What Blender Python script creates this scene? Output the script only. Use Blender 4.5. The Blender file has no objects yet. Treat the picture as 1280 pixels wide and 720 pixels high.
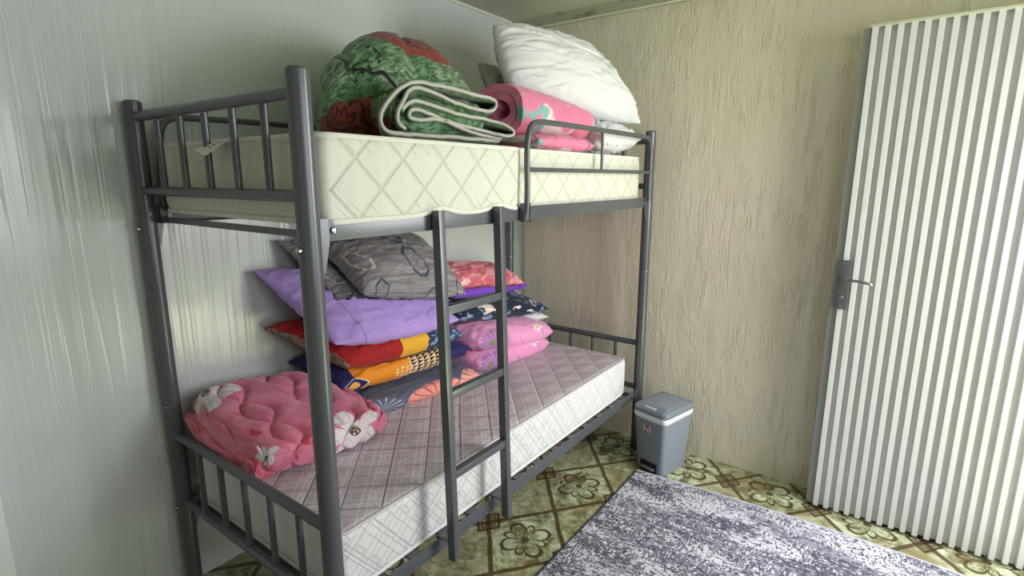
import bpy, bmesh, math, random
from mathutils import Vector, Matrix, noise
PI = math.pi
C = bpy.context.scene.collection
sc = bpy.context.scene

# ------------------------------------------------------------------ camera, light, exposure
CAM = (2.0119, -0.7298, 1.5167)
YAW, PITCH, ROLL = 36.13, 11.55, 0.10
cd = bpy.data.cameras.new('camera'); cam = bpy.data.objects.new('camera', cd); C.objects.link(cam)
cd.sensor_width = 36; cd.lens = 674.4 / 1280 * 36; cd.clip_start = 0.02
cam.matrix_world = (Matrix.Translation(CAM) @ Matrix.Rotation(math.radians(YAW), 4, 'Z')
                    @ Matrix.Rotation(math.radians(90 - PITCH), 4, 'X') @ Matrix.Rotation(math.radians(ROLL), 4, 'Z'))
sc.camera = cam
sc.view_settings.view_transform = 'Standard'; sc.view_settings.look = 'None'
sc.view_settings.gamma = 1; sc.view_settings.use_curve_mapping = False
sc.view_settings.exposure = 0.10

w = bpy.data.worlds.new('sky'); sc.world = w; w.use_nodes = True
w.node_tree.nodes['Background'].inputs[0].default_value = (.80, .90, 1.0, 1)
w.node_tree.nodes['Background'].inputs[1].default_value = 1.0

def area(name, loc, target, sx, sy, power, col):
    l = bpy.data.lights.new(name, 'AREA'); l.shape = 'RECTANGLE'; l.size = sx; l.size_y = sy
    l.energy = power; l.color = col
    o = bpy.data.objects.new(name, l); C.objects.link(o); o.location = loc
    o.rotation_euler = (Vector(target) - Vector(loc)).to_track_quat('-Z', 'Y').to_euler()
    return o
# daylight coming through the open doorway and the window, both in the right wall, and the lawn's bounce
area('doorway_skylight', (3.75, 1.75, 2.05), (0.9, 1.45, 1.0), 2.2, 2.3, 200, (.97, .975, 1.0))
area('lawn_bounce', (3.75, 1.5, 0.03), (3.65, 1.5, 3.0), 1.9, 2.2, 120, (.92, 1.0, .50))
area('window_daylight', (2.95, 0.0, 1.50), (0.9, 0.35, 0.95), 1.1, 1.1, 10.5, (.96, .975, 1.0))

# ------------------------------------------------------------------ node helpers
def lin(c):
    return tuple((v/255/12.92 if v/255 <= .04045 else ((v/255+.055)/1.055)**2.4) for v in c) + (1,)
class S:
    def __init__(s, nt, k): s.nt = nt; s.k = k
    def _m(s, op, *a):
        n = s.nt.nodes.new('ShaderNodeMath'); n.operation = op
        for i, v in enumerate((s,) + a):
            if isinstance(v, S): s.nt.links.new(v.k, n.inputs[i])
            else: n.inputs[i].default_value = float(v)
        return S(s.nt, n.outputs[0])
    def __add__(s, o): return s._m('ADD', o)
    __radd__ = __add__
    def __sub__(s, o): return s._m('SUBTRACT', o)
    def __rsub__(s, o): return (s * -1) + o
    def __mul__(s, o): return s._m('MULTIPLY', o)
    __rmul__ = __mul__
    def __truediv__(s, o): return s._m('DIVIDE', o)
    def abs(s): return s._m('ABSOLUTE')
    def sin(s): return s._m('SINE')
    def cos(s): return s._m('COSINE')
    def pow(s, p): return s._m('POWER', p)
    def floor(s): return s._m('FLOOR')
    def frac(s): return s._m('FRACT')
    def max(s, o): return s._m('MAXIMUM', o)
    def min(s, o): return s._m('MINIMUM', o)
    def sqrt(s): return s._m('SQRT')
    def atan2(s, o): return s._m('ARCTAN2', o)
    def lt(s, o): return s._m('LESS_THAN', o)
    def gt(s, o): return s._m('GREATER_THAN', o)
    def inv(s): return 1 - s
    def step(s, lo, hi, a=0, b=1):
        n = s.nt.nodes.new('ShaderNodeMapRange'); n.interpolation_type = 'SMOOTHSTEP'; n.clamp = True
        s.nt.links.new(s.k, n.inputs[0])
        for i, v in enumerate((lo, hi, a, b)): n.inputs[i+1].default_value = v
        return S(s.nt, n.outputs[0])
    def tri(s):                                   # distance to the nearest integer
        return (s.frac() - .5).abs()._m('SUBTRACT', .5).abs()
class Mat:
    def __init__(s, name, rough=.6, metal=0, spec=.5, sheen=0):
        s.m = bpy.data.materials.new(name); s.m.use_nodes = True; s.nt = s.m.node_tree
        s.b = s.nt.nodes['Principled BSDF']
        s.b.inputs['Roughness'].default_value = rough; s.b.inputs['Metallic'].default_value = metal
        s.b.inputs['Specular IOR Level'].default_value = spec
        if sheen:
            s.b.inputs['Sheen Weight'].default_value = sheen; s.b.inputs['Sheen Roughness'].default_value = .5
        s.tc = s.nt.nodes.new('ShaderNodeTexCoord')
    def coord(s, kind='Object'):
        n = s.nt.nodes.new('ShaderNodeSeparateXYZ'); s.nt.links.new(s.tc.outputs[kind], n.inputs[0])
        return [S(s.nt, o) for o in n.outputs]
    def vec(s, x, y, z=0.0):
        n = s.nt.nodes.new('ShaderNodeCombineXYZ')
        for i, v in enumerate((x, y, z)):
            if isinstance(v, S): s.nt.links.new(v.k, n.inputs[i])
            else: n.inputs[i].default_value = v
        return n.outputs[0]
    def noise(s, v, scale=1, detail=3, rough=.55, dist=0):
        n = s.nt.nodes.new('ShaderNodeTexNoise'); s.nt.links.new(v, n.inputs['Vector'])
        n.inputs['Scale'].default_value = scale; n.inputs['Detail'].default_value = detail
        n.inputs['Roughness'].default_value = rough; n.inputs['Distortion'].default_value = dist
        return S(s.nt, n.outputs[0])
    def vor(s, v, scale=1, feature='F1', rand=1.0):
        n = s.nt.nodes.new('ShaderNodeTexVoronoi'); s.nt.links.new(v, n.inputs['Vector']); n.feature = feature
        n.inputs['Scale'].default_value = scale; n.inputs['Randomness'].default_value = rand
        return S(s.nt, n.outputs[0])
    def white(s, v):
        n = s.nt.nodes.new('ShaderNodeTexWhiteNoise'); n.noise_dimensions = '3D'; s.nt.links.new(v, n.inputs['Vector'])
        return S(s.nt, n.outputs[0])
    def mix(s, f, a, b):
        n = s.nt.nodes.new('ShaderNodeMix'); n.data_type = 'RGBA'
        if isinstance(f, S): s.nt.links.new(f.k, n.inputs[0])
        else: n.inputs[0].default_value = f
        for i, v in ((6, a), (7, b)):
            if isinstance(v, (tuple, list)): n.inputs[i].default_value = lin(v)
            else: s.nt.links.new(v, n.inputs[i])
        return n.outputs[2]
    def col(s, c):
        if isinstance(c, (tuple, list)): s.b.inputs['Base Color'].default_value = lin(c)
        else: s.nt.links.new(c, s.b.inputs['Base Color'])
        return s
    def rough(s, v): s.nt.links.new(v.k, s.b.inputs['Roughness']); return s
    def bump(s, h, strength=.5, dist=.01):
        n = s.nt.nodes.new('ShaderNodeBump'); n.inputs['Strength'].default_value = strength
        n.inputs['Distance'].default_value = dist
        s.nt.links.new(h.k, n.inputs['Height']); s.nt.links.new(n.outputs[0], s.b.inputs['Normal']); return s
def plain(name, c, rough=.6, metal=0, spec=.5): return Mat(name, rough, metal, spec).col(c).m

def polar(u, v, cx, cy):
    x, y = u - cx, v - cy
    return (x*x + y*y).sqrt(), y.atan2(x)
def flower(u, v, cx, cy, R, n=5, rot=0.0, lo=.45):
    r, t = polar(u, v, cx, cy)
    edge = ((t + rot) * (n/2)).cos().abs().pow(.6) * (R*(1-lo)) + R*lo
    return (edge - r).step(-.002, .002), r, t
def seg_ring(u, v, cx, cy, a, b, rot, wd):         # elongated hexagon outline
    c, s_ = math.cos(rot), math.sin(rot)
    x = ((u-cx)*c + (v-cy)*s_).abs()/a; y = ((v-cy)*c - (u-cx)*s_).abs()/b
    d = y.max(x*.75 + y*.42)
    return ((d - .8).abs()).lt(wd)

# ------------------------------------------------------------------ mesh helpers
def obj(name, verts, faces, mat, parent=None, base=None, smooth=True, uvs=None, fmat=None):
    """link a mesh given in world coordinates; its origin goes to `base` (or to its own foot)"""
    verts = [Vector(v) for v in verts]
    if parent is not None: base = Vector(parent['_w'])
    elif base is None:
        lo = [min(v[i] for v in verts) for i in range(3)]; hi = [max(v[i] for v in verts) for i in range(3)]
        base = Vector(((lo[0]+hi[0])/2, (lo[1]+hi[1])/2, lo[2]))
    base = Vector(base)
    me = bpy.data.meshes.new(name); me.from_pydata([v - base for v in verts], [], faces)
    mats = mat if isinstance(mat, list) else [mat]
    for m in mats: me.materials.append(m)
    if fmat:
        for i, p in enumerate(me.polygons): p.material_index = fmat[i]
    bm = bmesh.new(); bm.from_mesh(me)
    bmesh.ops.recalc_face_normals(bm, faces=bm.faces); bm.to_mesh(me); bm.free()
    if uvs:
        ul = me.uv_layers.new(name='UVMap')
        for l in me.loops: ul.data[l.index].uv = uvs[l.vertex_index]
    if smooth:
        me.shade_smooth(); me.set_sharp_from_angle(angle=math.radians(38))
    o = bpy.data.objects.new(name, me); C.objects.link(o)
    if parent is None: o.location = base
    else: o.parent = parent
    o['_w'] = base[:]
    return o
def tag(o, label, cat, group=None):
    o['label'] = label; o['category'] = cat
    if group: o['group'] = group
    return o
def thing(name, label, cat, loc, group=None):
    o = bpy.data.objects.new(name, None); C.objects.link(o); o.location = loc; o['_w'] = Vector(loc)[:]
    o.empty_display_size = .05
    return tag(o, label, cat, group)
def struct(o): o['kind'] = 'structure'; return o

class MB:
    def __init__(s): s.v = []; s.f = []
    def add(s, vs, fs):
        k = len(s.v); s.v += [Vector(v) for v in vs]; s.f += [tuple(i+k for i in f) for f in fs]; return s
    def box(s, lo, hi, bev=0):
        bm = bmesh.new(); bmesh.ops.create_cube(bm, size=1)
        for v in bm.verts:
            v.co = Vector([(lo[i]+hi[i])/2 + v.co[i]*(hi[i]-lo[i]) for i in range(3)])
        if bev: bmesh.ops.bevel(bm, geom=bm.edges[:], offset=bev, segments=2, affect='EDGES', profile=.7)
        bm.verts.ensure_lookup_table()
        s.add([v.co.copy() for v in bm.verts], [[v.index for v in f.verts] for f in bm.faces]); bm.free(); return s
    def bar(s, a, b, wx, wy, bev=.002, up=(0, 0, 1)):      # rectangular bar from a to b
        a, b = Vector(a), Vector(b); d = (b-a); L = d.length; z = d/L
        x = Vector(up).cross(z)
        if x.length < 1e-4: x = Vector((1, 0, 0))
        x.normalize(); y = z.cross(x)
        t = MB().box((-wx/2, -wy/2, 0), (wx/2, wy/2, L), bev)
        return s.add([a + x*v.x + y*v.y + z*v.z for v in t.v], t.f)
    def tube(s, pts, r, n=16, closed=False, cap=True):
        pts = [Vector(p) for p in pts]; m = len(pts); rs = r if isinstance(r, list) else [r]*m
        vs = []; prev = None
        for i, p in enumerate(pts):
            if closed: t = pts[(i+1) % m] - pts[i-1]
            else: t = pts[min(i+1, m-1)] - pts[max(i-1, 0)]
            t.normalize()
            if prev is None:
                q = Vector((0, 0, 1)) if abs(t.z) < .9 else Vector((1, 0, 0))
                q = (q - t*q.dot(t)).normalized()
            else:
                q = (prev - t*prev.dot(t)).normalized()
            prev = q; c = t.cross(q)
            for k in range(n):
                a = 2*PI*k/n; vs.append(p + (q*math.cos(a) + c*math.sin(a))*rs[i])
        fs = []
        for i in range(m if closed else m-1):
            j = (i+1) % m
            for k in range(n):
                fs.append((i*n+k, i*n+(k+1) % n, j*n+(k+1) % n, j*n+k))
        if not closed and cap:
            fs += [tuple(range(n))[::-1], tuple(range((m-1)*n, m*n))]
        return s.add(vs, fs)
    def disc(s, c, axis, r, h, n=16):
        a = Vector(axis).normalized(); c = Vector(c)
        return s.tube([c, c+a*h*.75, c+a*h], [r, r, r*.75], n)
    def build(s, name, mat, parent=None, **k): return obj(name, s.v, s.f, mat, parent, **k)
def chaikin(p, n=2, closed=False):
    p = [Vector(q) for q in p]
    for _ in range(n):
        q = [] if closed else [p[0]]
        m = len(p)
        for i in range(m if closed else m-1):
            a, b = p[i], p[(i+1) % m]; q += [a*.75+b*.25, a*.25+b*.75]
        if not closed: q.append(p[-1])
        p = q
    return p

# ------------------------------------------------------------------ setting materials
m = Mat('left_panel_paint', .22, spec=.6); x, y, z = m.coord()
rib = m.noise(m.vec(0, y*30, z*.12), 1, 2); fine = m.noise(m.vec(0, y*95, z*.35), 1, 1)
blot = m.noise(m.vec(0, y*9, z*22), 1, 4, .6, .6)
sel = m.noise(m.vec(0, y*2.3, z*1.6), 1, 1).step(.42, .62)
joint = ((y - .09)/1.18).tri()*1.18
seam = joint.step(.0015, .004)
m.col(m.mix(seam, (214, 220, 205), m.mix(m.noise(m.vec(x, y*3, z*2), 1, 3), (200, 206, 203), (207, 212, 208))))
streak = (m.noise(m.vec(0, y*17, z*.25 + 3), 1, 2) - .5).abs().step(0, .03)
m.bump(rib*1.0 + streak*.22 + fine*.35*sel + blot*.05*sel + seam*.8, .42, .006)
m.rough(m.noise(m.vec(0, y*6, z*5), 1, 3).step(.3, .7, .19, .23)); LEFTW = m.m

m = Mat('bark_plaster', .75, spec=.3); x, y, z = m.coord()
wob = m.noise(m.vec(x*12, 0, z*10), 1, 2)
g1 = m.noise(m.vec(x*110 + wob*1.0, 0, z*11), 1, 3, .6); g2 = m.noise(m.vec(x*150 + wob*2, 0, z*55), 1, 3, .65)
worm = (m.noise(m.vec(x*52 + wob*1.2, 3.3, z*5), 1, 2) - .42).abs().step(0, .045)
here = m.noise(m.vec(x*7, 0, z*4), 1, 2).step(.35, .65)
m.col(m.mix(m.noise(m.vec(x*2, 0, z*2), 1, 3), (222, 212, 191), (229, 220, 202)))
m.bump(g1*.30 + g2*.58 + worm*here*.55, .80, .009); BACKW = m.m
PLAST = plain('white_plaster', (205, 205, 196), .8)
m = Mat('ceiling_panel', .55); x, y, z = m.coord()
m.col(m.mix(m.noise(m.vec(x*2, y*2, 0), 1, 3), (184, 190, 168), (192, 198, 178))); CEIL = m.m
m = Mat('dusty_trim', .6); x, y, z = m.coord()
m.col(m.mix(m.noise(m.vec(x*7, 0, z*20), 1, 4, .7).step(.5, .72), (176, 178, 156), (142, 128, 102))); DTRIM = m.m
EDGEW = plain('pale_edge', (222, 226, 205), .5)
CORNW = plain('corner_profile', (214, 222, 214), .45)
WHITE = plain('white_paint', (226, 230, 226), .45)
DOORW = plain('door_white', (214, 211, 213), .42)
DOORE = plain('door_edge_grey', (150, 156, 150), .5)

# glazed floor tiles: lattice of green diamonds, line flowers, brown bands and small square ornaments
m = Mat('patterned_tile', .20, spec=.5); x, y, z = m.coord()
U = (x - .853 + (y-.958)*.034)/.403; V = (y - .958)/.494
wj = m.noise(m.vec(x*12, y*12, 0), 1, 2)
U = U + (wj-.5)*.035; V = V + (m.noise(m.vec(x*12, y*12, 5), 1, 2)-.5)*.035
d1, d2 = U + V, U - V
line = (d1 - .5).tri().min((d2 - .5).tri())
band = line.step(.026, .038).inv()
fu, fv = U.frac(), V.frac()
def cell(ou, ov):
    a = ((U - ou + .5).frac() - .5)*.403; b = ((V - ov + .5).frac() - .5)*.494
    return a, b
def rosette(ou, ov, R):
    a, b = cell(ou, ov)
    r = (a*a + b*b).sqrt(); t = b.atan2(a) + .55
    e = (t*2).cos().abs().pow(.75)*R*.98 + .004
    e2 = ((t + PI/4)*2).cos().abs().pow(2.2)*R*.86
    o1 = ((r - e).abs()).step(.0065, .0125).inv() * r.gt(.010); o2 = ((r - e2).abs()).step(.005, .010).inv()*r.gt(R*.2)
    vein = ((t*4).sin().abs()).step(.0, .22).inv() * r.lt(R*.62)*r.gt(R*.12)
    return (o1.max(o2).max(vein*.9)).max(r.lt(.017)) * r.lt(R*1.08)
ros = rosette(0, 0, .110); ros2 = rosette(.5, .5, .100)
a, b = cell(.5, 0)
sq = ((a.abs()/.403 + b.abs()/.494)); orn = ((sq - .15).abs()).lt(.018).max(sq.lt(.045)).max((sq-.09).abs().lt(.012)*.7)
orn_in = sq.lt(.165)
marb = m.noise(m.vec(x*11, y*11, 0), 1, 6, .60, 1.2); dirt = m.noise(m.vec(x*5, y*7, 2), 1, 5, .7, .8)
cells2 = (((U + V + .5).floor() + (U - V + .5).floor())*.5).frac().gt(.25)
base = m.mix(marb.step(.36, .58), (104, 100, 66), (180, 186, 146))
base = m.mix(marb.step(.52, .66)*.85, base, (216, 218, 194))
base = m.mix(dirt.step(.49, .62)*.70, base, (116, 92, 56))
base = m.mix(dirt.step(.36, .46).inv()*.45, base, (206, 206, 178))
base = m.mix(cells2*.45, base, m.mix(dirt.step(.35, .6), (140, 126, 90), (164, 156, 118)))
base = m.mix(orn_in*.6, base, (106, 82, 54))
dk = m.mix(marb, (66, 52, 36), (98, 78, 54))
base = m.mix(band*.95, base, dk)
base = m.mix((ros*.92).max(ros2*.45*(marb*1.6).min(1)), base, (70, 54, 38)); base = m.mix(orn*.85, base, (62, 47, 32))
m.col(base).bump(m.noise(m.vec(x*6, y*6, 0), 1, 2)*.4 + band.inv()*.15, .15, .004); FLOOR = m.m

# ------------------------------------------------------------------ the room
XR, YB, YN, ZC = 2.74, 2.11, -1.70, 2.424
def room_box(name, boxes, mat):
    b = MB()
    for lo, hi in boxes: b.box(lo, hi)
    return struct(b.build(name, mat, base=(0, 0, 0), smooth=False))
room_box('floor', [((-.2, YN-.2, -.12), (XR+.6, YB+.2, 0))], FLOOR)
room_box('wall_left', [((-.16, YN-.12, 0), (-.04, YB+.12, ZC))], LEFTW)
room_box('wall_back', [((-.04, YB, 0), (XR+.12, YB+.12, ZC))], BACKW)
room_box('wall_near', [((-.04, YN-.12, 0), (XR+.12, YN, ZC))], PLAST)
DY0, DY1, DZ = 1.08, 1.99, 2.12; WY0, WY1, WZ0, WZ1 = -.55, .55, .95, 2.05
room_box('wall_right', [((XR, DY1, 0), (XR+.12, YB, ZC)), ((XR, DY0, DZ), (XR+.12, DY1, ZC)), ((XR, WY1, 0), (XR+.12, DY0, ZC)),
                        ((XR, WY0, 0), (XR+.12, WY1, WZ0)), ((XR, WY0, WZ1), (XR+.12, WY1, ZC)), ((XR, YN, 0), (XR+.12, WY0, ZC))], PLAST)
wf = room_box('window_1', [((XR+.03, WY0, WZ0), (XR+.09, WY0+.05, WZ1)), ((XR+.03, WY1-.05, WZ0), (XR+.09, WY1, WZ1)),
                      ((XR+.03, WY0, WZ0), (XR+.09, WY1, WZ0+.05)), ((XR+.03, WY0, WZ1-.05), (XR+.09, WY1, WZ1)),
                      ((XR+.03, -.025, WZ0), (XR+.09, .025, WZ1))], WHITE)
room_box('ceiling', [((-.16, YN-.12, ZC), (XR+.12, YB+.12, ZC+.1))], CEIL)
room_box('trim_1', [((-.04, YB-.045, ZC-.055), (XR, YB, ZC))], DTRIM)
room_box('trim_2', [((-.04, YN, ZC-.012), (-.028, YB-.045, ZC))], EDGEW)
room_box('trim_3', [((-.04, YB-.048, ZC-.060), (XR, YB-.042, ZC-.052))], EDGEW)
room_box('trim_4', [((-.04, YB-.008, 0), (.028, YB, ZC-.06)), ((.022, YB-.011, 0), (.028, YB, ZC-.06))], CORNW)
room_box('trim_5', [((-.04, -.60, 0), (.0, -.466, 2.1))], WHITE)

# door leaf swung open along the back wall
dx0, dx1, dyb = 1.782, 2.66, 1.995
P, x = .0418, 1.808
prof = [(dx0, dyb), (dx0, 1.974), (x, 1.974)]
while x + .03 < dx1:
    prof += [(x+.001, 1.952), (x+.0195, 1.952), (x+.0225, 1.974), (x+P-.001, 1.974)]; x += P
prof += [(dx1, 1.974), (dx1, dyb)]
n = len(prof); zb, zt = .012, 2.100
vs = [(px, py, zb) for px, py in prof] + [(px, py, zt) for px, py in prof]
fs = [(i, (i+1) % n, n+(i+1) % n, n+i) for i in range(n)] + [tuple(range(n)), tuple(range(n, 2*n))]
door = struct(obj('door_1', vs, fs, DOORW, base=(dx1, dyb, 0), smooth=False))
ds = door
o = MB().box((dx0-.004, 1.966, zb), (1.8075, 1.9935, zt), .002).build('edge_strip', DOORE, ds); o['label'] = 'grey edge strip'
MB().box((dx0+.02, 1.946, zt-.001), (dx1, dyb, zt+.010), .002).build('top_rail', plain('door_top', (196, 198, 180), .45), ds)
GM = Mat('lock_plate', .38, .7).col((112, 116, 120)).m
o = MB().box((1.796, 1.938, .962), (1.842, 1.953, 1.175), .004).build('lock_plate', GM, ds); o['label'] = 'grey metal lock plate'; pl = o
MB().box((1.803, 1.934, 1.062), (1.832, 1.940, 1.108), .002).build('lever_boss', GM, pl)
lev = chaikin([(1.817, 1.935, 1.095), (1.817, 1.905, 1.095), (1.835, 1.892, 1.096), (1.875, 1.889, 1.100), (1.918, 1.892, 1.090), (1.924, 1.900, 1.087)], 2)
MB().tube(lev, .0062, 10).build('lever_handle', Mat('lever_chrome', .22, 1).col((150, 152, 154)).m, pl)
MB().disc((1.818, 1.938, 1.015), (0, -1, 0), .008, .004, 14).build('keyhole', Mat('key_chrome', .3, 1).col((170, 170, 170)).m, pl)
for zz in (1.158, .975): MB().disc((1.818, 1.938, zz), (0, -1, 0), .004, .002, 10).build('screw', Mat('screw', .3, 1).col((190, 190, 190)).m, pl)
for (xx, zz) in ((1.952, 1.045), (2.148, 1.03), (1.868, 2.045), (1.978, 2.05), (2.116, 2.045), (1.868, .05), (1.99, .045), (2.325, .98)):
    MB().disc((xx, 1.974, zz), (0, -1, 0), .004, .002, 8).build('rivet', GM, ds)

# ------------------------------------------------------------------ bunk bed frame
m = Mat('grey_powder_coat', .27, .15, .6); x, y, z = m.coord()
m.col((86, 89, 93)).bump(m.noise(m.vec(x*300, y*300, z*300), 1, 2), .04, .001); STEEL = m.m
BOLT = Mat('zinc_bolt', .25, 1).col((176, 178, 180)).m
W, L, HT, PR = .898, 2.0, 1.752, .0265
bed = thing('bunk_bed', 'tall grey metal bunk bed standing along the smooth left wall', 'bunk bed', (W/2, L/2, 0))
for (px, py) in ((0, 0), (W, 0), (W, L), (0, L)):
    zr = .735 if py == 0 else 1.03
    p = MB().tube([(px, py, 0), (px, py, HT-.006), (px, py, HT)], [PR, PR, PR-.006], 28).build('post', STEEL, bed)
    if not (px == W and py == 0): MB().tube([(px, py, zr-.0015), (px, py, zr+.0015)], PR+.0012, 28).build('joint_ring', BOLT, p)
    MB().tube([(px, py, 0), (px, py, .012)], PR+.003, 24).build('foot_cap', plain('black_plastic', (30, 30, 32), .5), p)
    for zz in (1.352, .345):
        MB().disc((px, py + (-PR if py == 0 else PR), zz), (0, -1 if py == 0 else 1, 0), .008, .008).build('bolt', BOLT, p)
    if px == 0:
        for zz in (1.352, .335): MB().disc((px-PR+.003, py, zz), (-1, 0, 0), .007, .006, 10).build('bolt', BOLT, p)
bars = [.165 + .1465*k for k in range(5)]
for py in (0, L):
    for (zt_, zb_) in ((1.702, 1.474), (.621, .366)):
        tr = MB().tube([(0, py, zt_), (W, py, zt_)], .0155, 16).build('end_rail', STEEL, bed)
        MB().tube([(0, py, zb_), (W, py, zb_)], .0145, 16).build('end_rail', STEEL, bed)
        for bx in bars: MB().tube([(bx, py, zb_), (bx, py, zt_)], .0098, 14).build('spindle', STEEL, bed)
def angle_iron(x, zlo, zhi, y0, y1, inward):
    b = MB().box((x-.002, y0, zlo), (x+.002, y1, zhi), .001)
    b.box((min(x, x+inward*.032), y0, zlo), (max(x, x+inward*.032), y1, zlo+.004), .001)
    return b
for px, s in ((0, 1), (W, -1)):
    for zlo, zhi in ((1.367, 1.417), (.312, .362)):
        r = angle_iron(px, zlo, zhi, .03, L-.03, s).build('side_rail', STEEL, bed)
        for py, d in ((.055, 1), (L-.055, -1)):
            MB().disc((px - s*.002, py+.01*d, (zlo+zhi)/2), (-s, 0, 0), .0085, .006).build('bolt', BOLT, r)
            # hooked corner bracket with a tapered tail
            y0 = py - d*.034; y1 = py - d*.006
            zt2 = zhi + .004; xo = px - s*.004
            vs = [(xo, y0, zlo-.004), (xo, y1, zlo-.004), (xo, y1, zt2), (xo, y0, zt2), (xo, y0+d*.004, zlo-.075), (xo, y0+d*.012, zlo-.075)]
            vs += [(a-s*.003, b_, c) for a, b_, c in vs]
            fs = [(0, 1, 2, 3), (0, 4, 5, 1), (6, 9, 8, 7), (6, 7, 11, 10), (1, 7, 8, 2), (2, 8, 9, 3), (3, 9, 6, 0), (0, 6, 10, 4), (4, 10, 11, 5), (5, 11, 7, 1)]
            obj('corner_bracket', vs, fs, STEEL, r, smooth=False)
        for py in (.62, 1.02, 1.42): MB().disc((px - s*.002, py, zlo+.02), (-s, 0, 0), .003, .0012, 8).build('hole', plain('hole_black', (10, 10, 10), .8), r)
for zz in (1.367, .312):
    for py in (.045, L-.045): MB().box((.004, py-.012, zz+.004), (W-.004, py+.012, zz+.020), .002).build('cross_member', STEEL, bed)
    for k in range(13):
        py = .16 + k*.14
        zs = zz + (.0225 if zz > 1 else .034)
        MB().box((.004, py-.022, zs), (W-.004, py+.022, zs+.008), .001).build('slat', STEEL, bed)
def guard(px, ya, yb, zm, s):
    # near upright bowed outward from its bracket, top rail, bend down into the post
    path = chaikin([(px, ya, 1.370), (px-s*.010, ya, 1.45), (px, ya+.006, 1.60), (px, ya+.016, 1.672), (px, ya+.04, 1.704), (px, ya+.10, 1.714),
                    (px, (ya+yb)/2, 1.716), (px, yb-.09, 1.716), (px, yb-.04, 1.706), (px, yb-.018, 1.672), (px, yb-.014, 1.60), (px, yb-.014, 1.40)], 3)
    g = MB().tube(path, .0105, 14).build('guard_rail', STEEL, bed)
    MB().tube([(px, ya+.006, zm), (px, yb-.014, zm)], .0085, 12).build('guard_bar', STEEL, g)
    MB().tube([(px, (ya+yb)/2+.01, zm), (px, (ya+yb)/2+.01, 1.715)], .0065, 12).build('guard_spindle', STEEL, g)
    MB().box((px-s*.006, ya-.018, 1.368), (px+s*.006, ya+.018, 1.425), .004).build('guard_bracket', STEEL, g)
    MB().disc((px-s*.006, ya, 1.388), (-s, 0, 0), .006, .004).build('bolt', BOLT, g)
guard(W+.016, .853, L-.012, 1.545, -1)
guard(.012, .052, 1.17, 1.545, 1)

# ladder hooked on the front side rails
lad = thing('bed_ladder', 'narrow grey metal ladder with three rungs hooked onto the bunk bed front', 'ladder', (W+.05, .56, .30))
LY = (.405, .690)
LX = lambda z: .920 + (1.42-z)/1.11*.034
lt = []
for ly in LY:
    l = MB().bar((LX(.302), ly, .302), (LX(1.424), ly, 1.424), .030, .024, .0025, up=(0, 1, 0)).build('ladder_leg', STEEL, lad)
    lt.append(l)
    MB().box((W-.006, ly-.011, 1.418), (LX(1.42)+.012, ly+.011, 1.424), .001).box((W-.010, ly-.011, 1.385), (W-.006, ly+.011, 1.424), .001).build('hook', STEEL, l)
    xl = LX(.37)-.008
    hk = MB().box((W-.010, ly-.011, .3635), (xl, ly+.011, .3685), .001)
    hk.box((W-.011, ly-.011, .335), (W-.006, ly+.011, .3685), .001).box((xl-.004, ly-.011, .330), (xl, ly+.011, .3685), .001)
    hk.build('hook', STEEL, l)
for zz in (1.128, .862, .596):
    MB().bar((LX(zz), LY[0]+.01, zz), (LX(zz), LY[1]-.01, zz), .024, .026, .0025).build('ladder_rung', STEEL, lad)

# ------------------------------------------------------------------ mattresses
def mattress_mesh(x0, x1f, y0, y1, z0f, z1, R=.028, ny=90):
    ring = []
    def section(y, ins):
        xa, xb = x0+ins, x1f(y)-ins; za, zb_ = z0f(y)+ins, z1-ins; r = R
        pts = []
        for cx, cz, a0 in ((xb-r, zb_-r, 0), (xa+r, zb_-r, PI/2), (xa+r, za+r, PI), (xb-r, za+r, 1.5*PI)):
            for k in range(7):
                a = a0 + PI/2*k/6; pts.append((cx+r*math.cos(a), y, cz+r*math.sin(a)))
        out = []                                                   # subdivide the straight runs
        for i in range(len(pts)):
            p, q = Vector(pts[i]), Vector(pts[(i+1) % len(pts)]); d = (q-p).length
            k = 1 if d < .03 else int(d/.03)+1
            k = {6: 12, 13: 6, 20: 12, 27: 6}.get(i, 1)
            out += [p.lerp(q, t/k) for t in range(k)]
        return out
    secs = [(y0 + R*(1-math.cos(PI/2*k/5)), R*(1-math.sin(PI/2*k/5))) for k in range(6)]
    secs += [(y0+R + (y1-y0-2*R)*k/ny, 0) for k in range(1, ny)]
    secs += [(y1 - yy + y0, i) for yy, i in reversed(secs[:6])]
    vs, fs = [], []
    for yy, ins in secs: vs += section(yy, ins)
    n = len(vs)//len(secs)
    for i in range(len(secs)-1):
        for k in range(n): fs.append((i*n+k, i*n+(k+1) % n, (i+1)*n+(k+1) % n, (i+1)*n+k))
    fs += [tuple(range(n)), tuple(range((len(secs)-1)*n, len(secs)*n))]
    return vs, fs
def smooth01(t): t = max(0, min(1, t)); return t*t*(3-2*t)

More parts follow.
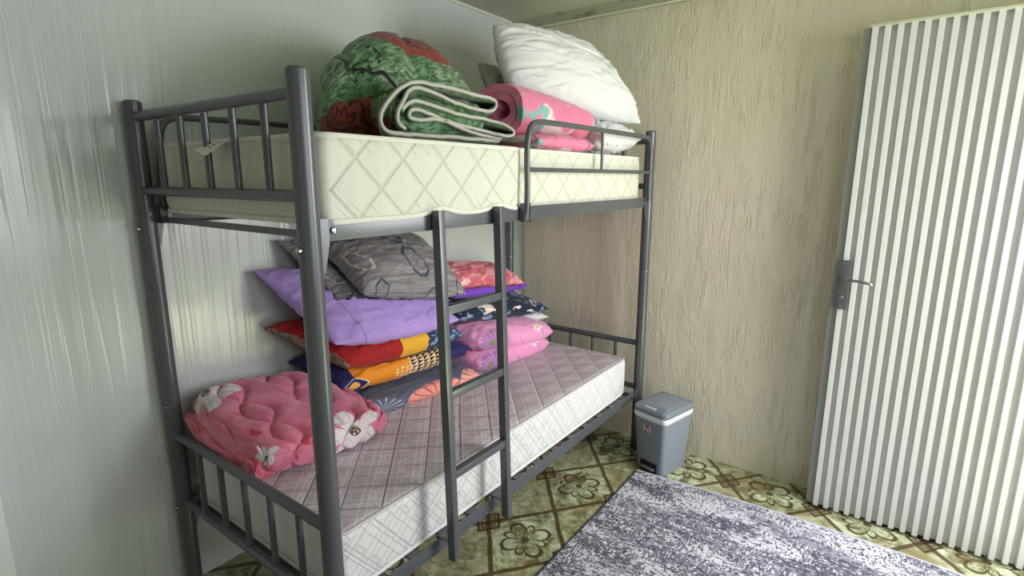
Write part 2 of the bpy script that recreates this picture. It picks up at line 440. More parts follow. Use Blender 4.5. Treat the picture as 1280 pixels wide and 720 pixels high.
m = Mat('cream_quilt_side', .55, spec=.35); x, y, z = m.coord()           # object origin: mattress foot
yy = y + 1.0; zz = z + 1.402; sidec = yy + x*.9
d1 = (sidec - .155)/.156 + (zz-1.487)/.152; d2 = (sidec - .155)/.156 - (zz-1.487)/.152
nb = m.noise(m.vec(x*40, y*40, z*40), 1, 3)
q1 = d1.tri().min(d2.tri()).max(yy.lt(.062)*.5); quilt = q1.step(0, .07); puff = q1.step(0, .5)
emb = ((sidec*19 + (zz*22)).tri().step(.0, .06)).inv()*((sidec*4.1).frac().lt(.55))
emb = emb*((zz-1.435).abs().lt(.02).max((zz-1.595).abs().lt(.02)))
m.col(m.mix(quilt.inv()*.45, m.mix(nb, (208, 206, 191), (216, 214, 201)), (178, 176, 160)))
m.bump(quilt*.5 + puff*.8 - emb*.35 + nb*.08, .6, .008); CREAM = m.m
CREAMP = plain('cream_piping', (224, 222, 210), .6); CREAMT = plain('cream_top', (226, 222, 206), .6)

um = thing('mattress', 'thick cream quilted mattress on the upper bunk', 'mattress', (W/2, 1.0, 1.402))
def ux1(y): return .902 - .026*smooth01((y-.80)/.10) - .004*smooth01((.12-y)/.1)
def uz0(y):
    dip = 0
    for c in (.44, .72): dip = max(dip, math.exp(-((y-c)/.06)**2))
    return 1.402 + .018*dip
vs, fs = mattress_mesh(.035, ux1, .040, 1.945, uz0, 1.622, .030)
mb = obj('body', vs, fs, CREAM, um)
def piping(x0, x1f, y0, y1, zf, r=.007, c=.03):
    p = [(x0+c, y0, zf(y0)), (x1f(y0)-c, y0, zf(y0)), (x1f(y0)-c*.3, y0+c*.3, zf(y0)), (x1f(y0+c), y0+c, zf(y0))]
    k = 60
    p += [(x1f(t), t, zf(t)) for t in [y0+c+(y1-y0-2*c)*i/k for i in range(1, k)]]
    p += [(x1f(y1)-c*.3, y1-c*.3, zf(y1)), (x1f(y1)-c, y1, zf(y1)), (x0+c, y1, zf(y1)), (x0+c*.3, y1-c*.3, zf(y1)), (x0, y1-c, zf(y1)), (x0, y0+c, zf(y0)), (x0+c*.3, y0+c*.3, zf(y0))]
    return MB().tube(p, r, 8, closed=True)
piping(.041, lambda t: ux1(t)-.006, .046, 1.939, lambda t: 1.614).build('piping', CREAMP, um)
piping(.041, lambda t: ux1(t)-.004, .044, 1.941, lambda t: uz0(t)+.009, .008).build('piping', CREAMP, um)
m = Mat('care_label', .7); a, b, _ = m.coord('UV')
ln = ((b*7).tri().gt(.30))*a.gt(.2)*a.lt(.8)*b.gt(.25)*b.lt(.85)
m.col(m.mix(ln*.75, (226, 226, 216), (96, 98, 100)))
obj('care_label', [(.418, -.018, 1.590), (.492, -.024, 1.572), (.552, .018, 1.618), (.455, .030, 1.616), (.418, -.0165, 1.590), (.492, -.0225, 1.572), (.552, .0195, 1.618), (.455, .0315, 1.616)],
    [(0, 1, 2, 3), (4, 7, 6, 5), (0, 4, 5, 1), (1, 5, 6, 2), (2, 6, 7, 3), (3, 7, 4, 0)], m.m, um, uvs=[(0, 0), (1, 0), (1, 1), (0, 1)]*2)['label'] = 'small white printed care label'

def weave(m, a, b, s):
    """interlocked outlined rectangles"""
    def ring(oa, ob, wa, wb):
        ca = ((a/s + oa).frac() - .5).abs(); cb = ((b/s + ob).frac() - .5).abs()
        inside = (ca - wa).max(cb - wb)
        return (inside.abs()).lt(.028)
    return ring(0, 0, .36, .16).max(ring(.5, .5, .16, .36)).max(ring(.25, .5, .10, .22))
m = Mat('mauve_quilt_top', .62, spec=.3); x, y, z = m.coord()
a = (x*.74 + y*.67); b = (y*.74 - x*.67)
ql = (a/.118).tri().min((b/.118 + .3).tri()); quilt = ql.step(0, .045); puff = ql.step(0, .5)
wv = weave(m, a, b, .072)
fa = m.noise(m.vec(x*3, y*3, 0), 1, 3)
ymask = y.step(-.05, .55, 1, .12)
cc = m.mix(fa, (184, 172, 178), (200, 188, 195))
cc = m.mix(wv*ymask*.85, cc, (222, 212, 214))
cc = m.mix(quilt.inv()*.5*y.gt(-.1), cc, (214, 205, 208)); cc = m.mix(quilt.inv()*.55*y.lt(-.1), cc, (120, 108, 112))
m.col(cc).bump(quilt*.6 + puff*.9 + fa*.1, .55, .008); MTOP = m.m
m = Mat('white_quilt_side', .6, spec=.35); x, y, z = m.coord()
a = (y + x)*.78 + z*.62; b = z*.78 - (y+x)*.62
wv = weave(m, a, b, .078)
wv = wv*y.gt(-.94); ql = (a/.105).tri().min((b/.105).tri()).max(y.lt(-.94)*.5); quilt = ql.step(0, .05)
m.col(m.mix((wv*y.step(.1, .7, .5, .25)).max(quilt.inv()*.25), (217, 216, 216), (158, 158, 160)))
m.bump(quilt*.6 + ql.step(0, .5)*.6 - wv*.3, .45, .006); MSIDE = m.m
MPIPE = plain('grey_piping', (198, 190, 194), .6)
lm = thing('mattress', 'white sided mattress with mauve patterned top on the lower bunk', 'mattress', (W/2, 1.0, .355))
vs, fs = mattress_mesh(.030, lambda t: .866, .042, 1.900, lambda t: .355, .560, .026)
fm = []
for f in fs:
    c = [Vector(vs[i]) for i in f]; nz = (c[1]-c[0]).cross(c[2]-c[0]).normalized().z
    zc_ = sum(v.z for v in c)/len(c)
    fm.append(1 if (zc_ > .545 and abs(nz) > .6 and len(f) == 4) else 0)
obj('body', vs, fs, [MSIDE, MTOP], lm, fmat=fm)
piping(.036, lambda t: .862, .046, 1.896, lambda t: .5535, .0055).build('piping', MPIPE, lm)
piping(.034, lambda t: .863, .044, 1.898, lambda t: .362, .006).build('piping', plain('white_piping', (226, 226, 226), .6), lm)

# ------------------------------------------------------------------ soft things
LOW = {}
def press(key, vs):
    """remember the lowest surface of what lies on top, so that things beneath are squashed under it"""
    d = LOW.setdefault(key, {})
    for q in vs:
        a, b = round(q[0]/.012), round(q[1]/.012)
        for i in (-1, 0, 1):
            for j in (-1, 0, 1):
                if q[2] < d.get((a+i, b+j), 99): d[(a+i, b+j)] = q[2]
def soft(name, mat, FL, FR, BR, BL, T, p=2.4, e=.5, br=.4, pull=.05, rnd=0, wr=.006, freq=(3, 5), seed=0, sag=None, res=56,
         zmin=None, xmin=-.034, parent=None, disp=None, under=None, rid=1.0):
    FL, FR, BR, BL = map(Vector, (FL, FR, BR, BL))
    nrm = (FR-FL + BR-BL).cross(BL-FL + BR-FR).normalized()
    Lu = ((FR-FL).length + (BR-BL).length)/2; Lv = ((BL-FL).length + (BR-FR).length)/2
    vs, uv, idx = [], [], {}
    def pt(i, j, side):
        su, sv = -1+2*i/res, -1+2*j/res
        u, v = math.sin(PI/2*su), math.sin(PI/2*sv)
        t = T*(max(0, (1-abs(u)**p))*max(0, (1-abs(v)**p)))**e
        uu = u*(1 - pull*(1-v*v)*abs(u)**3); vv = v*(1 - pull*(1-u*u)*abs(v)**3)
        if rnd: uu, vv = uu*math.sqrt(max(0, 1-rnd*vv*vv/2)), vv*math.sqrt(max(0, 1-rnd*u*u/2))
        a, b = (uu+1)/2, (vv+1)/2
        P0 = FL.lerp(FR, a).lerp(BL.lerp(BR, a), b)
        k = min(1, t/(.25*T))
        nv = Vector((u*freq[0] + seed*7.1, v*freq[1] + seed*3.3, side*4.0 + seed))
        d = noise.fractal(nv, 1.0, 2.0, 4)*wr*.9
        rg = 1 - abs(noise.noise(Vector((u*freq[0]*1.7 + noise.noise(nv)*1.5 + seed, v*freq[1]*1.3 - seed*2, side*3.0))))*2.2
        d += max(0, rg)**2*wr*1.1*rid
        ed = max(abs(u), abs(v)); ang = math.atan2(v, u)
        d += math.sin(ang*22 + noise.noise(Vector((ang*2, seed, 0)))*9)*wr*.45*max(0, ed-.55)/.45
        off = (t*((1-br) if side > 0 else -br) + side*d*k)
        q = P0 + nrm*off
        if disp: q += disp(u, v, su, sv, side, nrm, Lu, Lv)*k
        if sag: q.z += sag(u, v)
        if under is not None:
            lo = LOW.get(under, {}).get((round(q.x/.012), round(q.y/.012)))
            if lo is not None: q.z = min(q.z, lo - .003 - (.012*k if side < 0 else 0))
        if zmin is not None and q.z < zmin: q.z = zmin + (q.z-zmin)*.03
        if xmin is not None and q.x < xmin: q.x = xmin
        return q, (su*Lu/2, (sv if side > 0 else -2-sv)*Lv/2)
    for side in (1, -1):
        for i in range(res+1):
            for j in range(res+1):
                bd = i in (0, res) or j in (0, res)
                if side < 0 and bd: idx[(side, i, j)] = idx[(1, i, j)]; continue
                q, t = pt(i, j, side); idx[(side, i, j)] = len(vs); vs.append(q); uv.append(t)
    fs = []
    for side in (1, -1):
        for i in range(res):
            for j in range(res):
                f = [idx[(side, i, j)], idx[(side, i+1, j)], idx[(side, i+1, j+1)], idx[(side, i, j+1)]]
                fs.append(f if side > 0 else f[::-1])
    if under is not None: press(under, vs)
    return obj(name, vs, fs, mat, parent, uvs=uv)
def ogee(s, dp=.016, pf=.012):
    def f(u, v, su, sv, side, nrm, Lu, Lv):
        a, b = su*Lu/2/s + .2, sv*Lv/2/s*1.15 + .1
        a += .10*noise.noise(Vector((su*2, sv*2, 4))); b += .10*noise.noise(Vector((su*2, sv*2, 9)))
        # wavy quilting lines that meet in an onion shaped lattice
        w_ = .5*(.5+.5*math.cos(2*PI*b))*1.0
        def dist(ph):
            c = a + ph; return min(abs((c - .25*math.sin(2*PI*b)) % 1.0 - .5), 1)
        g1 = abs(((a + .25*math.cos(PI*b)) % 1.0) - .5); g2 = abs(((a - .25*math.cos(PI*b) ) % 1.0) - .5)
        g = min(g1, g2)
        return nrm*(side*(pf*min(1, g/.22)**.7 - dp*math.exp(-(g/.05)**2)*.5))
    return f

def fabric(name, rough=.8, sheen=.2, spec=.25): return Mat(name, rough, 0, spec, sheen)
def grainy(m, u, v, c1, c2, s=60): return m.mix(m.noise(m.vec(u*s, v*s, 0), 1, 3), c1, c2)

# ---- pink floral comforter on the foot of the lower bunk
m = fabric('pink_floral', .8, .3); u, v, _ = m.coord('UV')
cc = m.mix(m.noise(m.vec(u*14, v*14, 0), 1, 4, .7).step(.35, .7), (208, 104, 134), (228, 140, 164))
spot = m.vor(m.vec(u, v, 0), 13).lt(.22)*m.noise(m.vec(u*9, v*9, 1), 1, 1).gt(.47)
cc = m.mix(spot*.85, cc, (196, 52, 66))
for (cx, cy, R, rot) in ((-.165, .150, .112, .5), (.050, -.225, .105, .75), (.115, .215, .075, .9), (-.215, -.190, .058, 1.3)):
    f, r, t = flower(u, v, cx, cy, R, 5, rot, .22)
    ve = ((t*24 + r*14).sin()).gt(.70)*r.gt(R*.25)
    cc = m.mix(f*.95, cc, m.mix(ve*.45, (230, 222, 224), (168, 132, 146)))
    cc = m.mix(r.lt(R*.20)*m.noise(m.vec(u*120, v*120, 0), 1, 1).gt(.42), cc, (92, 66, 48))
m.col(cc).bump(m.noise(m.vec(u*90, v*90, 0), 1, 3), .25, .003); PINKF = m.m
m = fabric('pink_inner', .85, .3); u, v, _ = m.coord('UV')
m.col(m.mix(m.noise(m.vec(u*10, v*14, 0), 1, 4, .7).step(.38, .62), (196, 74, 96), (224, 128, 148))).bump(m.noise(m.vec(u*60, v*60, 0), 1, 3), .3, .004); PINKI = m.m
fc = thing('comforter', 'folded pink comforter with big white flowers at the foot of the lower bunk', 'comforter', (.24, .28, .56))
soft('lower_fold', PINKI, (.47, .024, .600), (.42, .50, .600), (.04, .48, .600), (.0, .004, .630), .095, p=5, e=.3, br=.5, pull=.01, rnd=.3, wr=.006, freq=(3, 3), seed=3, rid=.3,
     zmin=.5605, parent=fc, disp=ogee(.13, .012, .008), sag=lambda u, v: .045*max(0, -u)**3*max(0, v+.2))
soft('upper_fold', PINKF, (.500, .040, .622), (.545, .560, .606), (.08, .505, .690), (-.005, .020, .745), .125, p=4.0, e=.33, br=.45, pull=.0, rnd=.50, wr=.006, freq=(2, 2), seed=5, rid=.25,
     zmin=.562, parent=fc, disp=ogee(.135, .020, .013), res=120, sag=lambda u, v: -.008*(u*u) + .01*noise.noise(Vector((u*2, v*2, 1))))

# ---- left stack on the lower bunk, bottom to top
def pil(mat, FL, FR, BR, BL, T, label, cat='pillow', name='pillow', **k):
    return tag(soft(name, mat, FL, FR, BR, BL, T, **k), label, cat)
m = fabric('grey_hexagon', .75, .1); u, v, _ = m.coord('UV')
cc = m.mix(m.noise(m.vec(u*8, v*70, 0), 1, 4, .7).step(.32, .7), (112, 106, 108), (166, 160, 162))
HX = [(-.14, .10, 1.9, 0), (-.02, .06, 2.1, 0), (.01, -.06, 1.75, 0), (-.165, -.03, 2.4, 1), (-.125, -.17, 1.5, 0), (.05, -.20, 1.2, 0), (.155, .02, 2.2, 1), (.17, -.16, 1.6, 0), (-.06, .20, 2, 1)]
hw = None; hn = None
for cx, cy, rot, k in HX:
    e_ = seg_ring(u, v, cx, cy, .052, .030, rot, .085)
    if k: hw = e_ if hw is None else hw.max(e_)
    else: hn = e_ if hn is None else hn.max(e_)
cc = m.mix(hn*.9, cc, (58, 64, 92)); cc = m.mix(hw*.9, cc, (206, 200, 192))
m.col(cc).bump(m.noise(m.vec(u*20, v*20, 0), 1, 4), .3, .005); GREYH = m.m
pil(GREYH, (.335, .590, 1.070), (.475, 1.035, 1.010), (.10, 1.10, 1.235), (.07, .555, 1.270), .170, 'grey pillow with hexagon outlines on top of the left stack', seed=23, under='left', wr=.006, br=.35, p=2.4, pull=.03, res=72,
    sag=lambda u, v: -.01*(1-u*u)*max(0, -v))
pil(GREYH, (.235, .545, 1.030), (.38, .98, 1.015), (.03, 1.03, 1.17), (-.01, .445, 1.270), .085, 'dark grey pillow squeezed beneath the hexagon print pillow', seed=21, under='left', wr=.006, br=.5, p=2.6)
m = fabric('lilac_cotton', .8, .15); u, v, _ = m.coord('UV')
sl = (u + .13 + v*.06).abs().lt(.0022)
cc = m.mix(sl*.6, grainy(m, u, v, (176, 146, 216), (184, 154, 223), 12), (110, 84, 160))
cc = m.mix((v + .275 + u*.02).abs().lt(.0018)*.5, cc, (118, 90, 168))
# small stitched dark mark in the far left corner
mk = ((u+.255).abs().lt(.030))*((v-.235).abs().lt(.020))
cc = m.mix(mk*((u*90).tri().lt(.16).max((v*80+.2).tri().lt(.12))), cc, (58, 28, 110))
m.col(cc).bump(m.noise(m.vec(u*14, v*26, 0), 1, 4), .35, .006); LILAC = m.m
pil(LILAC, (.345, .440, .905), (.475, .985, .905), (.05, 1.02, 1.07), (.0, .335, 1.165), .150, 'large plain lilac pillow near the top of the left stack', seed=17, under='left', wr=.0065, br=.55, rid=.6, p=2.6, freq=(3, 4), pull=.03, res=72,
    sag=lambda u, v: -.02*(1-u*u)*max(0, -v))

m = fabric('patchwork', .75, .1); u, v, _ = m.coord('UV')
nz = m.noise(m.vec(u*30, v*30, 0), 1, 2)
red = m.mix(((u*60+v*60).tri().min((u*60-v*60).tri())).step(.05, .2), (142, 26, 34), (178, 34, 38))
cc = m.mix(u.gt(-.02), red, grainy(m, u, v, (226, 164, 40), (236, 186, 66), 90))
nav = m.mix(m.vor(m.vec(u*26, v*26, 0), 1).lt(.36), (44, 58, 86), (118, 146, 190)); nav = m.mix(m.vor(m.vec(u*60, v*60, 2), 1).lt(.13), nav, (220, 226, 236))
cc = m.mix((u + nz*.02).gt(.085), cc, nav)
edge = (u + v*.10).lt(-.285)
cc = m.mix(edge, cc, m.mix(m.noise(m.vec(u*70, v*30, 0), 1, 4, .7).step(.4, .6), (84, 70, 58), (158, 142, 118)))
m.col(cc).bump(m.noise(m.vec(u*60, v*60, 0), 1, 3), .25, .003); PATCH = m.m
pil(PATCH, (.30, .515, .785), (.415, 1.085, .800), (.03, 1.10, .90), (-.01, .365, .930), .145, 'red, yellow and navy patchwork pillow directly under the lilac pillow', seed=13, under='left', wr=.006, br=.55, zmin=.66, p=2.8)

m = fabric('navy_orange', .7, .1); u, v, _ = m.coord('UV')
cc = m.mix(0.0, (38, 34, 92), (38, 34, 92))
org = grainy(m, u, v, (222, 132, 24), (234, 148, 40))
cc = m.mix(u.gt(-.205)*u.lt(.02), cc, org)
lx = ((u + .215)/.062).abs(); lv = ((v + .19)/.05).abs()
leaf = (lx + lv*lv*.8 + lv*.2)
cc = m.mix(leaf.lt(1.12), cc, (226, 222, 220)); cc = m.mix(leaf.lt(1.0), cc, (34, 30, 84)); cc = m.mix(((lx-.0)*1.3 + lv*lv*1.3).lt(.62), cc, (232, 170, 84))
chk = u.gt(-.005 + 0)*u.lt(.12)
tri_ = ((u*46).frac() - ((v*46).frac())).gt(0)*(((u*46).floor() + (v*46).floor())*.5).frac().gt(-.1)
cc = m.mix(chk, cc, m.mix(tri_, (40, 28, 40), (226, 196, 150)))
dots = m.vor(m.vec(u*60, v*60, 0), 1, rand=.2).lt(.30)*(((u+.02)*(u+.02)+(v+.19)*(v+.19)).lt(.0016))
cc = m.mix(dots, cc, (240, 220, 190))
r, t = polar(u, v, .265, -.195); cc = m.mix(r.lt(.019), cc, (224, 66, 66))
m.col(cc).bump(m.noise(m.vec(u*30, v*30, 0), 1, 3), .25, .004); NAVOR = m.m
pil(NAVOR, (.30, .475, .705), (.415, 1.150, .715), (.03, 1.20, .735), (-.01, .455, .760), .125, 'navy and orange patterned pillow second from the bottom of the left stack', seed=11, under='left', wr=.005, br=.52, zmin=.628, p=3)

m = fabric('slate_leaf', .75, .1); u, v, _ = m.coord('UV')
cc = m.mix(m.noise(m.vec(u*10, v*10, 0), 1, 3), (88, 92, 112), (102, 106, 126))
def fan(cc, cx, cy, R, rot, c1, c2, sgn=1):
    r, t = polar(u, v, cx, cy)
    msk = r.lt(R); st = ((t*16 + rot).sin()).gt(.80)
    return m.mix(msk, cc, m.mix(st*.8, c1, c2))
cc = fan(cc, .05, -.235, .115, .2, (236, 152, 138), (132, 66, 60)); cc = fan(cc, .255, -.20, .105, .9, (238, 168, 156), (140, 70, 66))
cc = fan(cc, -.235, -.17, .085, .4, (74, 80, 98), (196, 200, 210)); cc = fan(cc, -.15, -.205, .080, .8, (96, 102, 122), (206, 208, 216)); cc = fan(cc, -.045, -.285, .055, .8, (176, 180, 196), (120, 124, 142))
m.col(cc).bump(m.noise(m.vec(u*40, v*40, 0), 1, 3), .2, .003); SLATE = m.m
tag(soft('folded_duvet', SLATE, (.350, .500, .585), (.455, 1.16, .585), (.03, 1.24, .605), (.0, .50, .605), .080, p=7, br=.5, pull=.01, rnd=.06, wr=.006, seed=8, under='left', zmin=.5605,
     sag=lambda u, v: .01*max(0, v)),
    'slate grey folded duvet with coral leaf print at the bottom of the left stack', 'duvet')

# ---- right stack on the lower bunk
m = fabric('pink_satin', .42, .1, .5); u, v, _ = m.coord('UV')
cc = m.mix(m.noise(m.vec(u*11, v*11, 0), 1, 3, .6, 1.2).step(.42, .62), (206, 92, 108), (234, 160, 164)); cc = m.mix(m.noise(m.vec(u*9, v*9, 4), 1, 3, .6, 1).step(.58, .70), cc, (244, 206, 202))
cc = m.mix(m.noise(m.vec(u*9, v*9, 8), 1, 3).step(.62, .72)*.8, cc, (140, 40, 56))
m.col(cc).bump(m.noise(m.vec(u*14, v*14, 0), 1, 3), .3, .008)
pil(m.m, (.26, 1.14, 1.010), (.290, 1.745, .930), (.02, 1.84, .97), (.02, 1.22, 1.05), .115, 'crumpled pink satin pillow on top of the right stack', seed=45, under='right', wr=.012, br=.42, freq=(2.2, 3), rid=.7)

m = fabric('violet_satin', .38, .1, .5); u, v, _ = m.coord('UV'); m.col((122, 66, 190)).bump(m.noise(m.vec(u*20, v*20, 0), 1, 3), .25, .005)
pil(m.m, (.30, 1.15, .955), (.285, 1.80, .905), (.0, 1.86, .93), (.0, 1.17, .985), .085, 'thin violet satin pillow under the pink satin pillow', seed=43, under='right', wr=.006, br=.5)
m = fabric('navy_floral', .65, .1); u, v, _ = m.coord('UV')
cc = m.mix(0.0, (26, 40, 60), (26, 40, 60))
n1 = m.noise(m.vec(u*10, v*13, 0), 1, 2, .5, .9); n2 = m.noise(m.vec(u*10, v*13, 9), 1, 2, .5, .9)
cc = m.mix(n1.step(.58, .60)*.85, cc, (112, 142, 184)); cc = m.mix(n2.step(.60, .615), cc, (228, 196, 184)); cc = m.mix(n2.step(.66, .68), cc, (240, 228, 222))
m.col(cc).bump(m.noise(m.vec(u*30, v*30, 0), 1, 3), .2, .004); NAVFL = m.m
pil(NAVFL, (.37, 1.10, .868), (.36, 1.905, .758), (.02, 1.92, .82), (.0, 1.12, .90), .115, 'navy pillow with blue and peach flowers on the pink duvet', seed=41, under='right', wr=.006, br=.5, p=2.4)
pil(plain('white_cotton_low', (226, 226, 232), .75), (.26, 1.66, .725), (.345, 1.935, .700), (.05, 1.93, .71), (.05, 1.60, .73), .06, 'white pillow tip between pink duvet and navy floral pillow', seed=35, wr=.005, br=.5)

m = fabric('orchid_pink', .7, .25); u, v, _ = m.coord('UV')
cc = m.mix(m.noise(m.vec(u*7, v*7, 0), 1, 3), (228, 142, 190), (238, 166, 206))
r, t = polar(u, v, -.17, -.235)
pur = (r + m.noise(m.vec(u*16, v*16, 0), 1, 3)*.06).step(.10, .16).inv()*((t*14).sin()*.25+.75)
cc = m.mix(pur*.85, cc, (116, 92, 156)); cc = m.mix(r.lt(.022), cc, (130, 124, 96))
for (cx, cy, R) in ((.10, -.17, .034), (.22, -.33, .030), (.16, -.08, .028), (.02, -.34, .024)):
    f, r, t = flower(u, v, cx, cy, R, 5, .3, .3); cc = m.mix(f*.9, cc, (240, 224, 230)); cc = m.mix(r.lt(R*.25), cc, (222, 178, 96))
tw = (((u*.7 + v*.9)*9 + m.noise(m.vec(u*8, v*8, 0), 1, 2)*2).tri().lt(.014))*u.gt(-.02)*u.lt(.16)
cc = m.mix(tw, cc, (92, 52, 82)); cc = m.mix(m.vor(m.vec(u, v, 3), 9).lt(.12)*.7, cc, (146, 190, 196))
m.col(cc).bump(m.noise(m.vec(u*24, v*24, 0), 1, 4), .35, .006); ORCH = m.m
pd = thing('duvet', 'pink folded duvet with purple flower at the base of the right stack', 'duvet', (.25, 1.5, .56))
soft('lower_fold', ORCH, (.425, 1.170, .620), (.470, 1.80, .595), (.03, 1.80, .610), (.0, 1.17, .62), .120, p=4, e=.36, br=.5, pull=.0, rnd=.35, wr=.006, seed=31, zmin=.5605, parent=pd, rid=.4)
soft('upper_fold', ORCH, (.425, 1.165, .738), (.485, 1.845, .652), (.03, 1.78, .67), (.0, 1.17, .76), .155, p=3.2, e=.40, br=.5, pull=.0, rnd=.45, wr=.009, seed=33, zmin=.64, parent=pd, rid=.4)
# ---- upper bunk: green comforter
def green(name, patches, sprig):
    m = fabric(name, .75, .15); u, v, _ = m.coord('UV')
    gn = m.noise(m.vec(u*34 + v*10, v*85 - u*20, 0), 1, 5, .75)
    pt = m.noise(m.vec(u*4, v*4, 3), 1, 2).step(.38, .62)
    cc = m.mix(gn.step(.42, .60), (46, 84, 48), m.mix(pt, (100, 136, 94), (158, 178, 150)))
    for (cx, cy, R, sq_) in patches:
        a, b = u - cx, (v - cy)*sq_
        r = (a*a + b*b).sqrt(); t = b.atan2(a)
        rr_ = r + m.noise(m.vec(u*5, v*5, 7), 1, 2)*.05 - .025
        cc = m.mix(rr_.step(R-.004, R+.004).inv(), cc, m.mix(m.noise(m.vec(u*30, v*30, 0), 1, 3), (112, 40, 34), (142, 62, 48)))
        ph = t*11 + m.noise(m.vec(u*18, v*18, 2), 1, 2)*5
        fea = (((r*150 + ph.sin()*1.6)).sin()).gt(.15)*r.gt(R*.05)*r.lt(R*.66)
        cc = m.mix(fea*.85, cc, (46, 20, 22))
    if sprig:
        ln = (v*.55 + u*.75 + .215 + (u*30).sin()*.018).abs().lt(.0032)*u.lt(-.05)*u.gt(-.30)*v.lt(-.02)
        lf = m.vor(m.vec(u*55, v*40, 0), 1).lt(.42)*((u+.14)*(u+.14)*.7 + (v+.20)*(v+.20)).lt(.0024)
        cc = m.mix(ln.max(lf), cc, (24, 26, 22))
    m.col(cc).bump(m.noise(m.vec(u*45, v*45, 0), 1, 3), .3, .004); return m.m
GREEN = green('green_quilt', [(.045, -.09, .150, 1.75), (.60, -.1, .1, 1)], True)
GREENL = green('green_quilt_lower', [(-.22, -.36, .155, .8), (.2, .2, .1, 1)], False)
HEM = fabric('grey_hem', .85).col((182, 178, 170)).m
gc = thing('comforter', 'bulky green and dark red folded comforter near the upper bunk foot', 'comforter', (.4, .65, 1.622))
def puffy(s, dpt=.010):
    def f(u, v, su, sv, side, nrm, Lu, Lv):
        a, b = su*Lu/2/s + .15*noise.noise(Vector((su*2, sv*2, 1))), sv*Lv/2/s + .15*noise.noise(Vector((su*2, sv*2, 6)))
        ga = abs(a-round(a)); gb = abs(b-round(b))
        return nrm*(side*(dpt*.8*(min(1, ga/.4)*min(1, gb/.4))**.5 - dpt*.5*(math.exp(-(ga/.06)**2) + math.exp(-(gb/.06)**2))))
    return f
soft('lower_fold', GREENL, (.665, .225, 1.700), (.610, .98, 1.695), (.08, 1.06, 1.70), (.08, .58, 1.71), .20, p=4.0, e=.4, br=.45, pull=.0, rnd=.35, wr=.008, freq=(2, 2), seed=51, rid=.4, zmin=1.6235, parent=gc, res=90, disp=puffy(.19, .012))
soft('upper_fold', GREEN, (.650, .220, 1.785), (.610, 1.00, 1.800), (.10, 1.17, 1.83), (.12, .58, 1.83), .275, p=2.6, br=.26, pull=.0, rnd=.30, wr=.010, freq=(1.8, 1.8), seed=53, rid=.5, zmin=1.66, parent=gc, res=110, disp=puffy(.17, .016),
     sag=lambda u, v: -.075*max(0, -u-.1)**1.3 - .03*max(0, u-.5))

def ribbon(path, th, x0, x1, nx, parent, name, mat, seed=0, wob=.006):
    p = chaikin([(a, b, 0) for a, b in path], 2)
    n = len(p); offs = []
    for i in range(n):
        t = p[min(i+1, n-1)] - p[max(i-1, 0)]; t.normalize(); offs.append(Vector((-t.y, t.x, 0)))
    loop = [q + o*th for q, o in zip(p, offs)] + [q - o*th for q, o in zip(reversed(p), reversed(offs))]
    loop2 = [q + o*th*2.0 for q, o in zip(p, offs)] + [q - o*th*2.0 for q, o in zip(reversed(p), reversed(offs))]
    m_ = len(loop); vs, uv = [], []
    s = [0]
    for i in range(1, n): s.append(s[-1] + (p[i]-p[i-1]).length)
    ss = s + s[::-1]
    for k in range(nx+1):
        x = x0 + (x1-x0)*k/nx if k != 1 else x0 - .010
        for i, q in enumerate(loop if k == 0 else loop2):
            d = noise.noise(Vector((q.x*5, q.y*5, x*6+seed)))*wob*k/nx*2
            vs.append((x, q.x + d + (x0-x)*.9, max(1.6225, q.y + d*.6))); uv.append((ss[i], x))
    fs = [(k*m_+i, k*m_+(i+1) % m_, (k+1)*m_+(i+1) % m_, (k+1)*m_+i) for k in range(nx) for i in range(m_)]
    # end caps as a strip of quads between the two sides
    for base in (0, nx*m_):
        for i in range(n-1): fs.append((base+i, base+i+1, base+m_-2-i, base+m_-1-i))
    o = obj(name, vs, fs, mat, parent, uvs=uv)
    hem = MB().tube([(x0+.003, q.x, max(1.622+th, q.y + .004*noise.noise(Vector((q.x*30, q.y*30, 3))))) for q in p], th*1.18, 10).build('hem', HEM, o); hem['label'] = 'pale grey hem'
    return o
A = [(.844, 1.643), (.671, 1.645), (.529, 1.643), (.381, 1.639), (.322, 1.641), (.302, 1.683), (.349, 1.740), (.404, 1.779), (.46, 1.793), (.552, 1.793), (.684, 1.788), (.816, 1.784), (.837, 1.766), (.799, 1.736), (.693, 1.743), (.606, 1.752), (.525, 1.769), (.467, 1.776), (.42, 1.769), (.394, 1.729), (.368, 1.694), (.375, 1.664), (.40, 1.655)]
B = [(.392, 1.707), (.417, 1.729), (.449, 1.741), (.524, 1.731), (.633, 1.717), (.788, 1.714), (.916, 1.700), (.951, 1.676), (.904, 1.662), (.776, 1.673), (.652, 1.682), (.549, 1.696), (.446, 1.684), (.416, 1.690), (.425, 1.713), (.464, 1.714), (.531, 1.702), (.652, 1.672), (.776, 1.656), (.86, 1.652)]
soft('inner_fold', GREENL, (.784, .350, 1.705), (.784, .815, 1.715), (.52, .90, 1.71), (.52, .46, 1.70), .115, p=5, e=.3, br=.5, pull=0, rnd=.3, wr=.008, seed=57, rid=.5, zmin=1.630, parent=gc, disp=puffy(.12, .010))
ribbon(A, .0048, .80, .64, 10, gc, 'rolled_edge', GREEN, 1)
ribbon(B, .0046, .797, .64, 10, gc, 'rolled_edge', GREEN, 5)

